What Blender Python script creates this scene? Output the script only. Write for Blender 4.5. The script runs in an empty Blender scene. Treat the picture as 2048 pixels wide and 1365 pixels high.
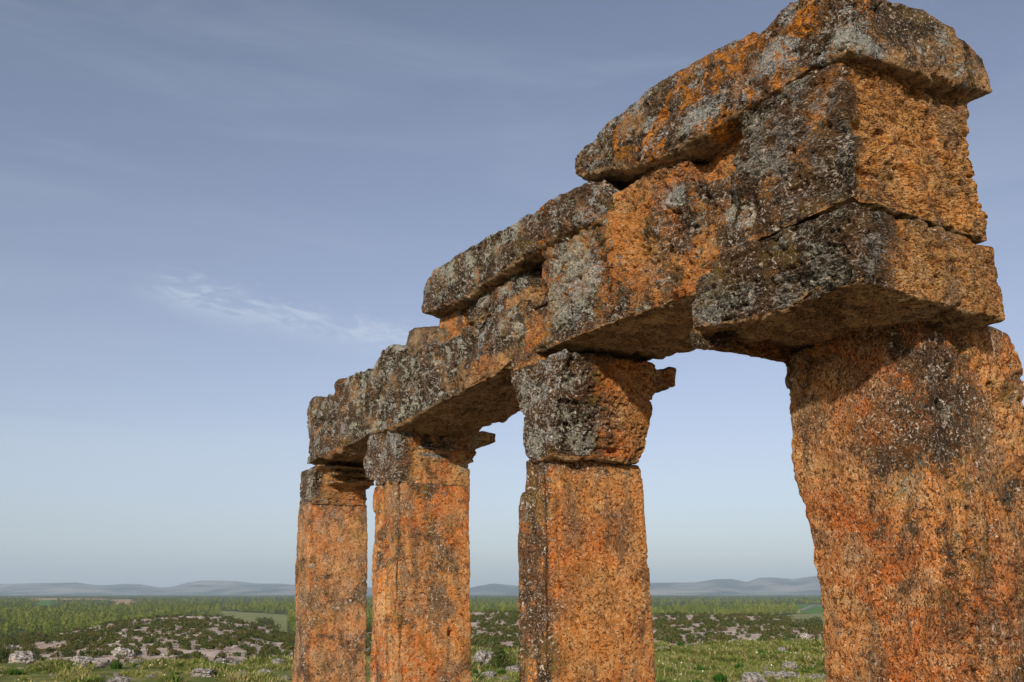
import bpy, bmesh, math, random
import numpy as np
from mathutils import Vector, Matrix
R = math.radians
random.seed(7); rng = np.random.default_rng(7)
sc = bpy.context.scene
COL = sc.collection

# ------------------------------------------------------------------ camera
F_PX, HOR_Y, VAN_X, EYE = 1750.0, 1190.0, -50.0, 1.65
PITCH = math.atan((HOR_Y - 682.5) / F_PX)
FH = math.hypot(F_PX, HOR_Y - 682.5)
AZ = math.atan((1024 - VAN_X) / FH)
HEAD = np.array([-math.cos(AZ), math.sin(AZ), 0.0])
RIGHT = np.array([HEAD[1], -HEAD[0], 0.0])
ZUP = np.array([0, 0, 1.0])
FWD = HEAD * math.cos(PITCH) + ZUP * math.sin(PITCH)
CUP = -HEAD * math.sin(PITCH) + ZUP * math.cos(PITCH)
CAM = np.array([0, 0, EYE])
cd = bpy.data.cameras.new("camera"); cam = bpy.data.objects.new("camera", cd); COL.objects.link(cam)
cd.sensor_width = 36; cd.lens = F_PX / 2048 * 36; cd.clip_start = 0.05; cd.clip_end = 60000
m = Matrix(((RIGHT[0], CUP[0], -FWD[0]), (RIGHT[1], CUP[1], -FWD[1]), (RIGHT[2], CUP[2], -FWD[2])))
cam.matrix_world = Matrix.Translation(Vector(CAM)) @ m.to_4x4()
sc.camera = cam

# ------------------------------------------------------------------ light, sky, exposure
SUN = np.array([0.68, -0.66, 0.0]); SUN /= np.linalg.norm(SUN)
SUN_EL = R(20)
sdir = SUN * math.cos(SUN_EL) + ZUP * math.sin(SUN_EL)
ld = bpy.data.lights.new("sun", 'SUN'); sun = bpy.data.objects.new("sun", ld); COL.objects.link(sun)
ld.energy = 4.8; ld.angle = R(1.6); ld.color = (1.0, 0.925, 0.82)
sun.rotation_euler = Vector(sdir).to_track_quat('Z', 'Y').to_euler()
sun.location = (4, -6, 9)
vs = sc.view_settings
sc.display_settings.display_device = 'sRGB'
vs.view_transform = 'Standard'; vs.look = 'None'; vs.gamma = 1; vs.exposure = 0.08; vs.use_curve_mapping = False


class NT:
    """small helper round a node tree"""
    def __init__(s, tree):
        s.t = tree; s.t.nodes.clear()

    def n(s, kind, **kw):
        nd = s.t.nodes.new(kind)
        for k, v in kw.items(): setattr(nd, k, v)
        return nd

    def set(s, sock, v):
        if isinstance(v, bpy.types.NodeSocket): s.t.links.new(v, sock)
        elif v is not None:
            try: sock.default_value = v
            except Exception: sock.default_value = (*v, 1) if len(v) == 3 else v

    def math(s, op, a, b=None, c=None, clamp=False):
        nd = s.n('ShaderNodeMath', operation=op, use_clamp=clamp)
        s.set(nd.inputs[0], a)
        if b is not None: s.set(nd.inputs[1], b)
        if c is not None: s.set(nd.inputs[2], c)
        return nd.outputs[0]

    def vmath(s, op, a, b=None):
        nd = s.n('ShaderNodeVectorMath', operation=op)
        s.set(nd.inputs[0], a)
        if b is not None: s.set(nd.inputs[1], b)
        return nd.outputs['Value'] if op == 'DOT_PRODUCT' else nd.outputs[0]

    def noise(s, vec, scale, detail=4, rough=0.55, dist=0.0, col=False):
        nd = s.n('ShaderNodeTexNoise')
        s.set(nd.inputs['Vector'], vec); nd.inputs['Scale'].default_value = scale
        nd.inputs['Detail'].default_value = detail; nd.inputs['Roughness'].default_value = rough
        nd.inputs['Distortion'].default_value = dist
        return nd.outputs['Color' if col else 'Fac']

    def vor(s, vec, scale, feature='F1', out='Distance', rand=1.0):
        nd = s.n('ShaderNodeTexVoronoi', feature=feature)
        s.set(nd.inputs['Vector'], vec); nd.inputs['Scale'].default_value = scale
        nd.inputs['Randomness'].default_value = rand
        return nd.outputs[out]

    def step(s, v, lo, hi, a=0.0, b=1.0):
        nd = s.n('ShaderNodeMapRange', interpolation_type='SMOOTHSTEP')
        s.set(nd.inputs['Value'], v)
        s.set(nd.inputs['From Min'], lo); s.set(nd.inputs['From Max'], hi)
        s.set(nd.inputs['To Min'], a); s.set(nd.inputs['To Max'], b)
        return nd.outputs[0]

    def mix(s, f, a, b, blend='MIX'):
        nd = s.n('ShaderNodeMix', data_type='RGBA', blend_type=blend)
        s.set(nd.inputs[0], f)
        for k, v in ((6, a), (7, b)):
            if isinstance(v, (tuple, list)) and len(v) == 3: v = (*v, 1)
            s.set(nd.inputs[k], v)
        return nd.outputs[2]

    def mapv(s, vec, scale=(1, 1, 1), loc=(0, 0, 0), rot=(0, 0, 0)):
        nd = s.n('ShaderNodeMapping')
        s.set(nd.inputs['Vector'], vec); nd.inputs['Scale'].default_value = scale
        nd.inputs['Location'].default_value = loc; nd.inputs['Rotation'].default_value = rot
        return nd.outputs[0]


w = bpy.data.worlds.new("World"); sc.world = w; w.use_nodes = True
g = NT(w.node_tree)
sky = g.n('ShaderNodeTexSky', sky_type='NISHITA', sun_disc=False)
sky.sun_elevation = SUN_EL
sky.sun_rotation = math.atan2(SUN[0], SUN[1])
sky.altitude = 800; sky.air_density = 1.0; sky.dust_density = 2.2; sky.ozone_density = 2.0
hs = g.n('ShaderNodeHueSaturation'); hs.inputs['Saturation'].default_value = 0.68; hs.inputs['Hue'].default_value = 0.514
g.set(hs.inputs['Color'], sky.outputs[0])
tc = g.n('ShaderNodeTexCoord').outputs['Generated']
# thin cirrus: streaks stretched along one direction of the dome
def pixdir(x, y):
    d = FWD * F_PX + RIGHT * (x - 1024) + CUP * (682.5 - y)
    return d / np.linalg.norm(d)
c0 = pixdir(270, 580); c1 = pixdir(880, 705)
ax = (c1 - c0); L = np.linalg.norm(ax); ax /= L
mid = (c0 + c1) / 2; nb = np.cross(mid, ax); nb /= np.linalg.norm(nb)
u = g.math('DIVIDE', g.vmath('DOT_PRODUCT', g.vmath('SUBTRACT', tc, tuple(mid)), tuple(ax)), L / 2)
v = g.math('DIVIDE', g.vmath('DOT_PRODUCT', g.vmath('SUBTRACT', tc, tuple(mid)), tuple(nb)), 0.027)
comb = g.n('ShaderNodeCombineXYZ'); g.set(comb.inputs[0], g.math('MULTIPLY', u, 1.6)); g.set(comb.inputs[1], g.math('MULTIPLY', v, 0.9))
wv = g.noise(comb.outputs[0], 2.2, 6, 0.62, 1.2)
front = g.step(g.vmath('DOT_PRODUCT', tc, tuple(mid)), 0.8, 0.9)
env = g.math('MULTIPLY', g.step(g.math('ABSOLUTE', u), 0.55, 1.15, 1, 0), g.step(g.math('ABSOLUTE', g.math('ADD', v, g.math('MULTIPLY', g.math('SUBTRACT', wv, 0.5), 2.2))), 0.0, 1.15, 1, 0))
st = g.math('MULTIPLY', g.math('MULTIPLY', env, front), g.step(wv, 0.36, 0.70, 0.15, 1.15))
big = g.noise(g.mapv(tc, (1.2, 1.2, 7.5)), 1.6, 7, 0.6, 1.0)
st2 = g.step(big, 0.40, 0.78, 0, 0.20)
szz = g.n('ShaderNodeSeparateXYZ'); g.set(szz.inputs[0], tc)
bank = g.math('ADD', szz.outputs[2], g.math('MULTIPLY', g.math('SUBTRACT', big, 0.5), 0.10))
bank = g.math('MULTIPLY', g.step(bank, 0.175, 0.145), g.step(g.vmath('DOT_PRODUCT', tc, tuple(-RIGHT)), -0.15, 0.35, 0.25, 1))
cl = g.math('ADD', g.math('ADD', st, st2), g.math('MULTIPLY', bank, 0.5), clamp=True)
sepz = g.n('ShaderNodeSeparateXYZ'); g.set(sepz.inputs[0], tc)
tint = g.mix(g.step(sepz.outputs[2], 0.0, 0.5), (1.0, 0.975, 0.985), (0.98, 1.03, 1.05))
colr = g.mix(g.math('MULTIPLY', cl, 0.6), g.mix(1.0, hs.outputs[0], tint, 'MULTIPLY'), (4.6, 5.2, 6.1))
bg = g.n('ShaderNodeBackground'); g.set(bg.inputs[0], colr); bg.inputs[1].default_value = 0.12
wo = g.n('ShaderNodeOutputWorld'); g.set(wo.inputs[0], bg.outputs[0])

# ------------------------------------------------------------------ geometry of the view (metres)
def ray(x, y): return FWD * F_PX + RIGHT * (x - 1024) + CUP * (682.5 - y)
def on_y(x, y, Y): d = ray(x, y); return CAM + d * (Y - CAM[1]) / d[1]
def on_x(x, y, X): d = ray(x, y); return CAM + d * (X - CAM[0]) / d[0]
def on_z(x, y, Z=0.0): d = ray(x, y); return CAM + d * (Z - CAM[2]) / d[2]


def tag(o, label=None, cat=None, group=None, kind=None):
    if label: o['label'] = label
    if cat: o['category'] = cat
    if group: o['group'] = group
    if kind: o['kind'] = kind
    return o


def mesh_np(name, V, Fc, mat=None, smooth=True):
    """V (n,3), Fc (m,k) all faces the same size"""
    V = np.asarray(V, dtype=np.float32); Fc = np.asarray(Fc, dtype=np.int32)
    me = bpy.data.meshes.new(name)
    me.vertices.add(len(V)); me.vertices.foreach_set('co', V.ravel())
    k = Fc.shape[1]
    me.loops.add(Fc.size); me.loops.foreach_set('vertex_index', Fc.ravel())
    me.polygons.add(len(Fc))
    me.polygons.foreach_set('loop_start', np.arange(0, Fc.size, k, dtype=np.int32))
    me.polygons.foreach_set('loop_total', np.full(len(Fc), k, dtype=np.int32))
    if smooth: me.polygons.foreach_set('use_smooth', np.ones(len(Fc), dtype=bool))
    me.update(calc_edges=True)
    if mat: me.materials.append(mat)
    return me


def link(name, me, parent=None, loc=None):
    o = bpy.data.objects.new(name, me); COL.objects.link(o)
    if parent: o.parent = parent
    if loc is not None: o.location = loc
    return o

# ------------------------------------------------------------------ noise in numpy
def _h(ix, iy, iz, seed):
    n = (ix * 374761393 + iy * 668265263 + iz * 2147483647 + seed * 974634777).astype(np.uint64)
    n = (n ^ (n >> np.uint64(13))) * np.uint64(1274126177)
    n = n & np.uint64(0xFFFFFFFF)
    n = (n ^ (n >> np.uint64(16))) * np.uint64(2246822519)
    n = (n & np.uint64(0xFFFFFFFF)) ^ ((n & np.uint64(0xFFFFFFFF)) >> np.uint64(15))
    return (n & np.uint64(0xFFFFFF)).astype(np.float64) / float(0xFFFFFF) * 2 - 1


def vnoise(P, scale, seed=0):
    P = np.asarray(P) * scale
    i = np.floor(P).astype(np.int64); f = P - i
    f = f * f * f * (f * (f * 6 - 15) + 10)
    r = 0
    for dx in (0, 1):
        wx = f[:, 0] if dx else 1 - f[:, 0]
        for dy in (0, 1):
            wy = f[:, 1] if dy else 1 - f[:, 1]
            for dz in (0, 1):
                wz = f[:, 2] if dz else 1 - f[:, 2]
                r = r + wx * wy * wz * _h(i[:, 0] + dx, i[:, 1] + dy, i[:, 2] + dz, seed)
    return r


def fbm(P, scale, octv=4, seed=0, gain=0.5):
    a, s, t = 1.0, 0.0, 0.0
    for k in range(octv):
        t = t + a * vnoise(P, np.asarray(scale) * (2.03 ** k), seed + 17 * k); s += a; a *= gain
    return t / s * 1.6


def smooth01(x, a, b):
    t = np.clip((x - a) / (b - a), 0, 1); return t * t * (3 - 2 * t)

# ------------------------------------------------------------------ stone materials
def stone(name, base=(0.53, 0.175, 0.032), tan=(0.55, 0.275, 0.09), deep=(0.50, 0.105, 0.010), lich=0.5, front=0.3, top=0.3, side=-0.3,
          under=0.5, orange=0.0, pale=0.5, pit=1.0, bed=(1, 1, 2.4), pit_scale=26, deepamt=0.5, vert=False, seed=0, extra=None, fine=0.85,
          palec=(0.42, 0.41, 0.31), crust=((0.012, 0.0095, 0.007), (0.075, 0.053, 0.033)), olive=0.5, wrap=0.06, y0=2.6, soffit=(0.50, 0.33, 0.17), streak=0.0, worn=0.55, pales=(), poro=0.0):
    mt = bpy.data.materials.new(name); mt.use_nodes = True
    mt['pit'] = pit; mt['fine'] = fine
    g = NT(mt.node_tree)
    pos = g.n('ShaderNodeNewGeometry')
    P = g.vmath('ADD', pos.outputs['Position'], (seed * 3.71, seed * 1.93, seed * 2.37))
    sn = g.n('ShaderNodeSeparateXYZ'); g.set(sn.inputs[0], g.n('ShaderNodeAttribute', attribute_name='facing').outputs['Vector'])
    nx, ny, nz = sn.outputs
    n1 = g.noise(P, 1.9, 5, 0.6, 0.6)
    n2 = g.noise(P, 8.0, 6, 0.62, 0.5)
    n2b = g.noise(g.vmath('ADD', P, (7.1, 3.3, 9.2)), 4.6, 7, 0.70, 0.7)
    PB = g.mapv(P, bed)
    k1 = g.noise(PB, 32, 5, 0.70, 1.1)          # clods and pores, 2 to 5 cm
    k2 = g.noise(g.vmath('ADD', PB, (5.2, 1.3, 2.8)), 58, 3, 0.62, 1.2)
    k3 = g.noise(P, 105, 3, 0.65, 0.6)
    # clean travertine
    c = g.mix(g.step(g.math('ADD', g.math('MULTIPLY', n2, 0.6), g.math('MULTIPLY', k1, 0.5)), 0.44, 0.70), base, tan)
    c = g.mix(g.math('MULTIPLY', g.step(n1, 0.46, 0.64), deepamt), c, deep)
    nw = g.noise(g.vmath('ADD', P, (1.1, 6.6, 3.9)), 2.9, 6, 0.66, 0.6)
    c = g.mix(g.step(nw, 0.50, 0.62, 0, worn), c, (0.22, 0.135, 0.07))
    c = g.mix(g.step(nw, 0.44, 0.32, 0, worn), c, (0.60, 0.33, 0.14))
    if streak > 0:
        ns = g.noise(g.mapv(P, (7, 7, 0.55)), 1.6, 5, 0.6, 0.2)
        c = g.mix(g.step(ns, 0.52, 0.66, 0, streak), c, (0.17, 0.10, 0.045))
        c = g.mix(g.step(ns, 0.45, 0.36, 0, streak * 0.7), c, (0.64, 0.24, 0.06))
    stn = g.noise(g.mapv(g.vmath('ADD', P, (4.4, 2.6, 7.3)), (1, 1, 0.45)), 4.2, 7, 0.72, 0.4)
    c = g.mix(g.step(stn, 0.52, 0.62, 0, 0.7), c, (0.12, 0.075, 0.042))
    c = g.mix(g.step(k1, 0.54, 0.68, 0, 0.45), c, (0.72, 0.47, 0.26))
    c = g.mix(g.step(k3, 0.56, 0.68, 0, 0.7), c, (0.80, 0.60, 0.40))
    c = g.mix(g.step(n2b, 0.50, 0.66, 0, 0.55), c, (0.22, 0.10, 0.035))
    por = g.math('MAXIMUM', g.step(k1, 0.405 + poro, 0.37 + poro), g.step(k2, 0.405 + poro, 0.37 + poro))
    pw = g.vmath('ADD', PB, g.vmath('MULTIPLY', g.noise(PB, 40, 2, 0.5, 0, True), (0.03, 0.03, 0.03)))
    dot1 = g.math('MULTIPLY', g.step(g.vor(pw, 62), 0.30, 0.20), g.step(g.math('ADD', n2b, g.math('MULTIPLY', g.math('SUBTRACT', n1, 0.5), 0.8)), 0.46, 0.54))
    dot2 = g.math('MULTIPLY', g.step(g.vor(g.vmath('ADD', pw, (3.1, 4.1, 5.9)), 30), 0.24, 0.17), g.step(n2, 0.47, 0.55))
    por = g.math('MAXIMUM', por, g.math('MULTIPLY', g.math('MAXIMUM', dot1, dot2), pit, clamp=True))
    c = g.mix(g.math('MULTIPLY', por, 0.82), c, (0.045, 0.017, 0.007))  # pores darkened in colour: painted shade of deep pits, with dark algae
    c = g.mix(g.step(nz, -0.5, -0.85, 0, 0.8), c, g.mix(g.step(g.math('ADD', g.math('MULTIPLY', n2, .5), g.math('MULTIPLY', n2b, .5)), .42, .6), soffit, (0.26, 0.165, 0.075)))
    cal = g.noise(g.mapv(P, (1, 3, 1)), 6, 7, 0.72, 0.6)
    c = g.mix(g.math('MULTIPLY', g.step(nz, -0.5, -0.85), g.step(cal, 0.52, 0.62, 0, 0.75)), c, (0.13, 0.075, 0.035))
    c = g.mix(g.math('MULTIPLY', g.step(nz, -0.5, -0.85), g.math('MULTIPLY', por, 0.7)), c, (0.05, 0.025, 0.012))  # same painted pit shade and algae on the undersides
    # lichen cover: depends on which way the face of the block looks
    sp_ = g.n('ShaderNodeSeparateXYZ'); g.set(sp_.inputs[0], pos.outputs['Position'])
    yy = g.math('ADD', sp_.outputs[1], g.math('MULTIPLY', g.math('SUBTRACT', n2b, 0.5), 0.15 + 2.0 * wrap))
    yy = g.math('ADD', yy, g.math('MULTIPLY', g.math('SUBTRACT', n1, 0.5), 2.5 * wrap))
    near = g.step(yy, y0 + wrap * 0.4, y0 + wrap * 1.6, 1, 0)     # crust creeping round the front edge
    sidef = g.step(nz, -0.4, -0.7, 1, 0)
    bias = g.math('MULTIPLY', g.math('MAXIMUM', g.math('MAXIMUM', g.math('MULTIPLY', ny, -1), 0), g.math('MULTIPLY', near, sidef)), front)
    side = (side, g.math('MULTIPLY', g.math('SUBTRACT', 1, near), side))[1]
    bias = g.math('ADD', bias, g.math('MULTIPLY', g.math('MAXIMUM', nz, 0), top))
    bias = g.math('ADD', bias, g.math('MULTIPLY', g.math('MAXIMUM', nx, 0), side))
    bias = g.math('SUBTRACT', bias, g.math('MULTIPLY', g.math('MAXIMUM', g.math('MULTIPLY', nz, -1), 0), under))
    if extra is not None:
        for (pt, rad, amt) in extra:   # stains and other darker or cleaner patches at known places
            d = g.vmath('SUBTRACT', pos.outputs['Position'], tuple(float(q) for q in pt))
            d = g.vmath('DIVIDE', d, tuple(rad))
            ln = g.n('ShaderNodeVectorMath', operation='LENGTH'); g.set(ln.inputs[0], d)
            dd = g.math('ADD', ln.outputs['Value'], g.math('MULTIPLY', g.math('SUBTRACT', n2b, 0.5), 1.6))
            bias = g.math('ADD', bias, g.step(dd, 0.5, 1.15, amt, 0))
    lv = g.math('ADD', g.math('ADD', g.math('MULTIPLY', g.math('SUBTRACT', n2b, 0.5), 1.5), g.math('MULTIPLY', g.math('SUBTRACT', k1, 0.5), 1.1)), bias)
    lv = g.math('ADD', lv, lich)
    dark = g.step(lv, 0.50, 0.66)
    dcol = g.mix(g.step(k1, 0.44, 0.60), crust[0], crust[1])
    dcol = g.mix(g.step(n1, 0.45, 0.62, 0, 0.55), dcol, (0.16, 0.075, 0.028))
    dcol = g.mix(g.step(k3, 0.57, 0.66), dcol, (0.40, 0.28, 0.18))
    dcol = g.mix(g.math('MULTIPLY', por, 0.85), dcol, (0.008, 0.006, 0.004))  # painted pit shade within the dark crust
    c = g.mix(g.math('MULTIPLY', dark, 0.94), c, dcol)
    mo = g.step(g.noise(g.vmath('ADD', P, (9.3, 4.7, 1.5)), 3.1, 7, 0.7, 0.5), 0.54, 0.64, 0, olive)
    c = g.mix(g.math('MULTIPLY', mo, g.step(lv, 0.3, 0.6)), c, (0.20, 0.125, 0.018))
    # pale crustose lichen, rosettes with ragged rims
    warp = g.vmath('ADD', P, g.vmath('MULTIPLY', g.noise(P, 14, 5, 0.75, 0, True), (0.16, 0.16, 0.16)))
    vr = g.vor(warp, 7.5)
    pv = g.math('ADD', g.math('MULTIPLY', g.math('SUBTRACT', n2, 0.5), 1.2), g.math('MULTIPLY', g.math('SUBTRACT', 0.5, vr), 0.35))
    pv = g.math('ADD', pv, g.math('ADD', g.math('MULTIPLY', g.math('SUBTRACT', k1, 0.5), 1.5), g.math('MULTIPLY', g.math('ADD', bias, lich - 0.5), 0.5)))
    for (pt, rad, amt) in pales:       # larger lichen crusts at known places
        d = g.vmath('DIVIDE', g.vmath('SUBTRACT', pos.outputs['Position'], tuple(float(q) for q in pt)), tuple(rad))
        ln = g.n('ShaderNodeVectorMath', operation='LENGTH'); g.set(ln.inputs[0], d)
        dd = g.math('ADD', ln.outputs['Value'], g.math('MULTIPLY', g.math('SUBTRACT', n2, 0.5), 2.4))
        pv = g.math('ADD', pv, g.step(dd, 0.55, 1.1, amt, 0))
    pm = g.step(pv, 0.30 - 0.30 * pale, 0.36 - 0.30 * pale)
    pm = g.math('MULTIPLY', pm, g.math('SUBTRACT', 1.0, g.math('MULTIPLY', por, 0.8)))
    pcol = g.mix(g.step(n1, 0.4, 0.6), palec, (0.30, 0.33, 0.33))
    pcol = g.mix(g.step(k3, 0.50, 0.62), pcol, (0.72, 0.66, 0.56))
    c = g.mix(g.math('MULTIPLY', pm, min(0.9, pale * 1.6)), c, pcol)
    wsp = g.math('MULTIPLY', g.step(g.noise(g.vmath('ADD', P, (2.2, 8.8, 4.4)), 50, 4, 0.6, 0.9), 0.585, 0.635), g.step(g.math('ADD', lv, g.math('MULTIPLY', g.math('SUBTRACT', nw, 0.5), 2.5)), 0.45, 0.8))
    c = g.mix(g.math('MULTIPLY', wsp, 0.85), c, (0.70, 0.56, 0.44))
    if orange > 0:
        ov = g.noise(g.vmath('ADD', P, (3.3, 1.7, 5.5)), 6.5, 9, 0.80, 0.8)
        om = g.step(g.math('ADD', ov, g.math('MULTIPLY', g.math('SUBTRACT', n1, 0.5), 0.7)), 0.66 - 0.12 * orange, 0.72 - 0.12 * orange)
        om = g.math('MULTIPLY', om, g.math('SUBTRACT', 1.0, g.math('MULTIPLY', por, 0.9)))
        ocol = g.mix(g.step(k1, 0.44, 0.58), (0.36, 0.13, 0.014), (0.85, 0.28, 0.02))
        c = g.mix(g.math('MULTIPLY', om, 0.9), c, ocol)
    bs = g.n('ShaderNodeBsdfPrincipled')
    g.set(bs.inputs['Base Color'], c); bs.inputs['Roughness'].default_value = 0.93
    bs.inputs['Specular IOR Level'].default_value = 0.15
    # fine relief (the coarse pits are modelled)
    h = g.math('MULTIPLY', por, -1.3 * pit)
    h = g.math('ADD', h, g.math('MULTIPLY', g.math('SUBTRACT', k1, 0.5), 1.7))
    h = g.math('ADD', h, g.math('MULTIPLY', g.math('SUBTRACT', k3, 0.5), 1.3))
    h = g.math('ADD', h, g.math('MULTIPLY', pm, 0.25))
    bp = g.n('ShaderNodeBump'); bp.inputs['Strength'].default_value = 1.0; bp.inputs['Distance'].default_value = 0.012 * fine
    g.set(bp.inputs['Height'], h); g.set(bs.inputs['Normal'], bp.outputs[0])
    out = g.n('ShaderNodeOutputMaterial'); g.set(out.inputs['Surface'], bs.outputs[0])
    return mt

# ------------------------------------------------------------------ stone block builder
def loft(bm, rings):
    vr = [[bm.verts.new(p) for p in r] for r in rings]
    n = len(vr[0])
    for a, b in zip(vr[:-1], vr[1:]):
        for i in range(n):
            bm.faces.new((a[i], a[(i + 1) % n], b[(i + 1) % n], b[i]))
    bm.faces.new(list(reversed(vr[0]))); bm.faces.new(vr[-1])


def ip(t, pts, key=0, val=1):
    pts = sorted(pts, key=lambda p: p[key])
    return np.interp(t, [p[key] for p in pts], [p[val] for p in pts])


def upright(bm, left, corner, right, y0, ztop, zbot=-0.05, x1=None, yin=0.0, n=60):
    """block whose outline is known as three polylines: left and corner edges on the plane y=y0, rear edge on x=x1"""
    Lp = [on_y(*p, y0) for p in left]; Cp = [on_y(*p, y0) for p in corner]
    if x1 is None: x1 = float(np.mean([p[0] for p in Cp]))
    Rp = []
    for p in right:                       # the rear edge belongs to the same end face as the corner edge
        q = on_x(*p, x1)
        for _ in range(3): q = on_x(*p, float(ip(q[2], [(k[2], k[0]) for k in Cp])))
        Rp.append(q)
    rings = []
    for z in np.linspace(zbot, ztop, n):
        a = ip(z, [(p[2], p[0]) for p in Lp]); b = ip(z, [(p[2], p[0]) for p in Cp]); c = ip(z, [(p[2], p[1]) for p in Rp])
        rings.append([(a, y0, z), (b, y0, z), (b, c, z), (a, c, z)])
    loft(bm, rings)


def lying(bm, topl, botl, y0, y1, xr=None, n=80, lift=(0, 0)):
    """beam along x: top and bottom edge polylines in the plane y=y0; y1 the rear plane"""
    T = [on_y(*p, y0) for p in topl]; B = [on_y(*p, y0) for p in botl]
    xa = min(min(p[0] for p in T), min(p[0] for p in B)); xb = max(max(p[0] for p in T), max(p[0] for p in B))
    if xr is not None: xb = xr
    rings = []
    for x in np.linspace(xa, xb, n):
        zt = ip(x, [(p[0], p[2]) for p in T]); zb = ip(x, [(p[0], p[2]) for p in B])
        if zt - zb < 0.03: zt = zb + 0.03
        e = float(smooth01(x, -2.7, -2.0)); ym = (y0 + y1) / 2
        rings.append([(x, y0, zb), (x, ym, zb + e * lift[0] * .4), (x, y1, zb + e * lift[0]), (x, y1, zt + e * lift[1]), (x, y0, zt)])
    loft(bm, rings)


def box(bm, x0, x1, y0, y1, z0, z1):
    loft(bm, [[(x0, y0, z), (x1, y0, z), (x1, y1, z), (x0, y1, z)] for z in (z0, z1)])


def carve(name, bm, mat, vox=0.008, smooth=10, rough=1.0, seed=0, extra=None, label=None, cat='stone block', group=None, bed=(1, 1, 1.6), hollow=1.0, smoothface=0.0):
    """turn a rough solid into a weathered stone: remesh finely, round the edges, erode"""
    bmesh.ops.recalc_face_normals(bm, faces=bm.faces)
    me = bpy.data.meshes.new('tmp'); bm.to_mesh(me); bm.free()
    o = bpy.data.objects.new('tmp', me); COL.objects.link(o)
    md = o.modifiers.new('r', 'REMESH'); md.mode = 'VOXEL'; md.voxel_size = vox
    ms = o.modifiers.new('s', 'SMOOTH'); ms.factor = 0.8; ms.iterations = smooth
    dg = bpy.context.evaluated_depsgraph_get()
    ev = bpy.data.meshes.new_from_object(o.evaluated_get(dg))
    bpy.data.objects.remove(o); bpy.data.meshes.remove(me)
    nv = len(ev.vertices); P = np.empty(nv * 3, np.float32); ev.vertices.foreach_get('co', P); P = P.reshape(-1, 3).astype(np.float64)
    N = np.empty(nv * 3, np.float32); ev.vertex_normals.foreach_get('vector', N); N = N.reshape(-1, 3).astype(np.float64)
    Q = P + seed * 5.3
    d = 0.018 * fbm(Q, 2.4, 2, seed) + 0.009 * fbm(Q, 8, 2, seed + 5) + 0.003 * fbm(Q, 24, 2, seed + 9)
    r = vnoise(Q, 5.0, seed + 31)
    d -= 0.026 * hollow * smooth01(r, 0.42, 0.8)                       # broken-out hollows
    d = d * rough
    if extra is not None: d = d + extra(P, N, Q)
    pa = mat['pit'] * (1 - smoothface * smooth01(-N[:, 1], 0.3, 0.8)); fa = mat['fine']
    p1 = fbm(Q * np.array(bed), 27, 2, seed + 40); dens = 0.34 * vnoise(Q, 3.5, seed + 41) - 0.06
    d -= pa * 0.015 * smooth01(-p1 + dens, 0.30, 0.60)
    d -= pa * 0.022 * smooth01(-vnoise(Q * np.array(bed), 10.5, seed + 51) + 0.5 * dens, 0.52, 0.85)
    d += fa * 0.0028 * fbm(Q * np.array(bed), 17, 2, seed + 43)
    if vox < 0.009: d -= pa * 0.008 * smooth01(-vnoise(Q * np.array(bed), 42, seed + 42) + dens, 0.35, 0.75)
    N0 = N
    P = P + N * d[:, None]
    base = np.array([P[:, 0].mean(), P[:, 1].mean(), P[:, 2].min()])
    ev.vertices.foreach_set('co', (P - base).astype(np.float32).ravel())
    ev.polygons.foreach_set('use_smooth', np.ones(len(ev.polygons), dtype=bool))
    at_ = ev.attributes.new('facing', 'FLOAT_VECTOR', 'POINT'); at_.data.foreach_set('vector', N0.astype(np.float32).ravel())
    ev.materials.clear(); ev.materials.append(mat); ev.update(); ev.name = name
    ob = link(name, ev, None, tuple(base))
    if label: tag(ob, label, cat, group)
    return ob

B = bmesh.new
D = 2.6
# ---- corner pier -------------------------------------------------------------
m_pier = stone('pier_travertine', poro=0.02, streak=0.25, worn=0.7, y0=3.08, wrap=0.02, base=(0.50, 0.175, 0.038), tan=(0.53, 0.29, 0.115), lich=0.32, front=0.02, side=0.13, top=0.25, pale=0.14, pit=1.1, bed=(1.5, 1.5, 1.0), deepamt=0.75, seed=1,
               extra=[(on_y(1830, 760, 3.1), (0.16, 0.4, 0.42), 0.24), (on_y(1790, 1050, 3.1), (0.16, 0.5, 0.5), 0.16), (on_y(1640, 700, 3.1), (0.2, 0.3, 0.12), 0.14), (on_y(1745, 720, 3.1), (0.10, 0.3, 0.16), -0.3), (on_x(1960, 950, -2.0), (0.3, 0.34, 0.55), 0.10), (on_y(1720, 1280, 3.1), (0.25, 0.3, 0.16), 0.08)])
def pier_extra(P, N, Q):
    side = smooth01(N[:, 0], 0.2, 0.8)
    g1 = vnoise(Q * np.array([1, 1, 0.12]), 14, 3)
    return side * (-0.022 * smooth01(g1, 0.15, 0.7)) - 0.03 * smooth01(-N[:, 1], 0.2, 0.9) * smooth01(vnoise(Q * np.array([1, 1, .5]), 3, 8), 0, .7)
bm = B()
upright(bm, [(1546, 715), (1556, 745), (1572, 800), (1580, 900), (1593, 960), (1618, 1060), (1617, 1120), (1632, 1170), (1640, 1280), (1648, 1365)],
        [(1838, 615), (1850, 800), (1880, 1100), (1905, 1365)],
        [(2014, 658), (2034, 680), (2046, 720), (2058, 800), (2080, 1000), (2120, 1365)], 3.08, 2.75, x1=-2.0)
carve('corner_pier', bm, m_pier, 0.0062, 30, 0.9, 1, pier_extra, 'broad pitted orange stone pier standing at the right-hand corner under the thick corner block', 'pier', smoothface=0.75)

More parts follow.
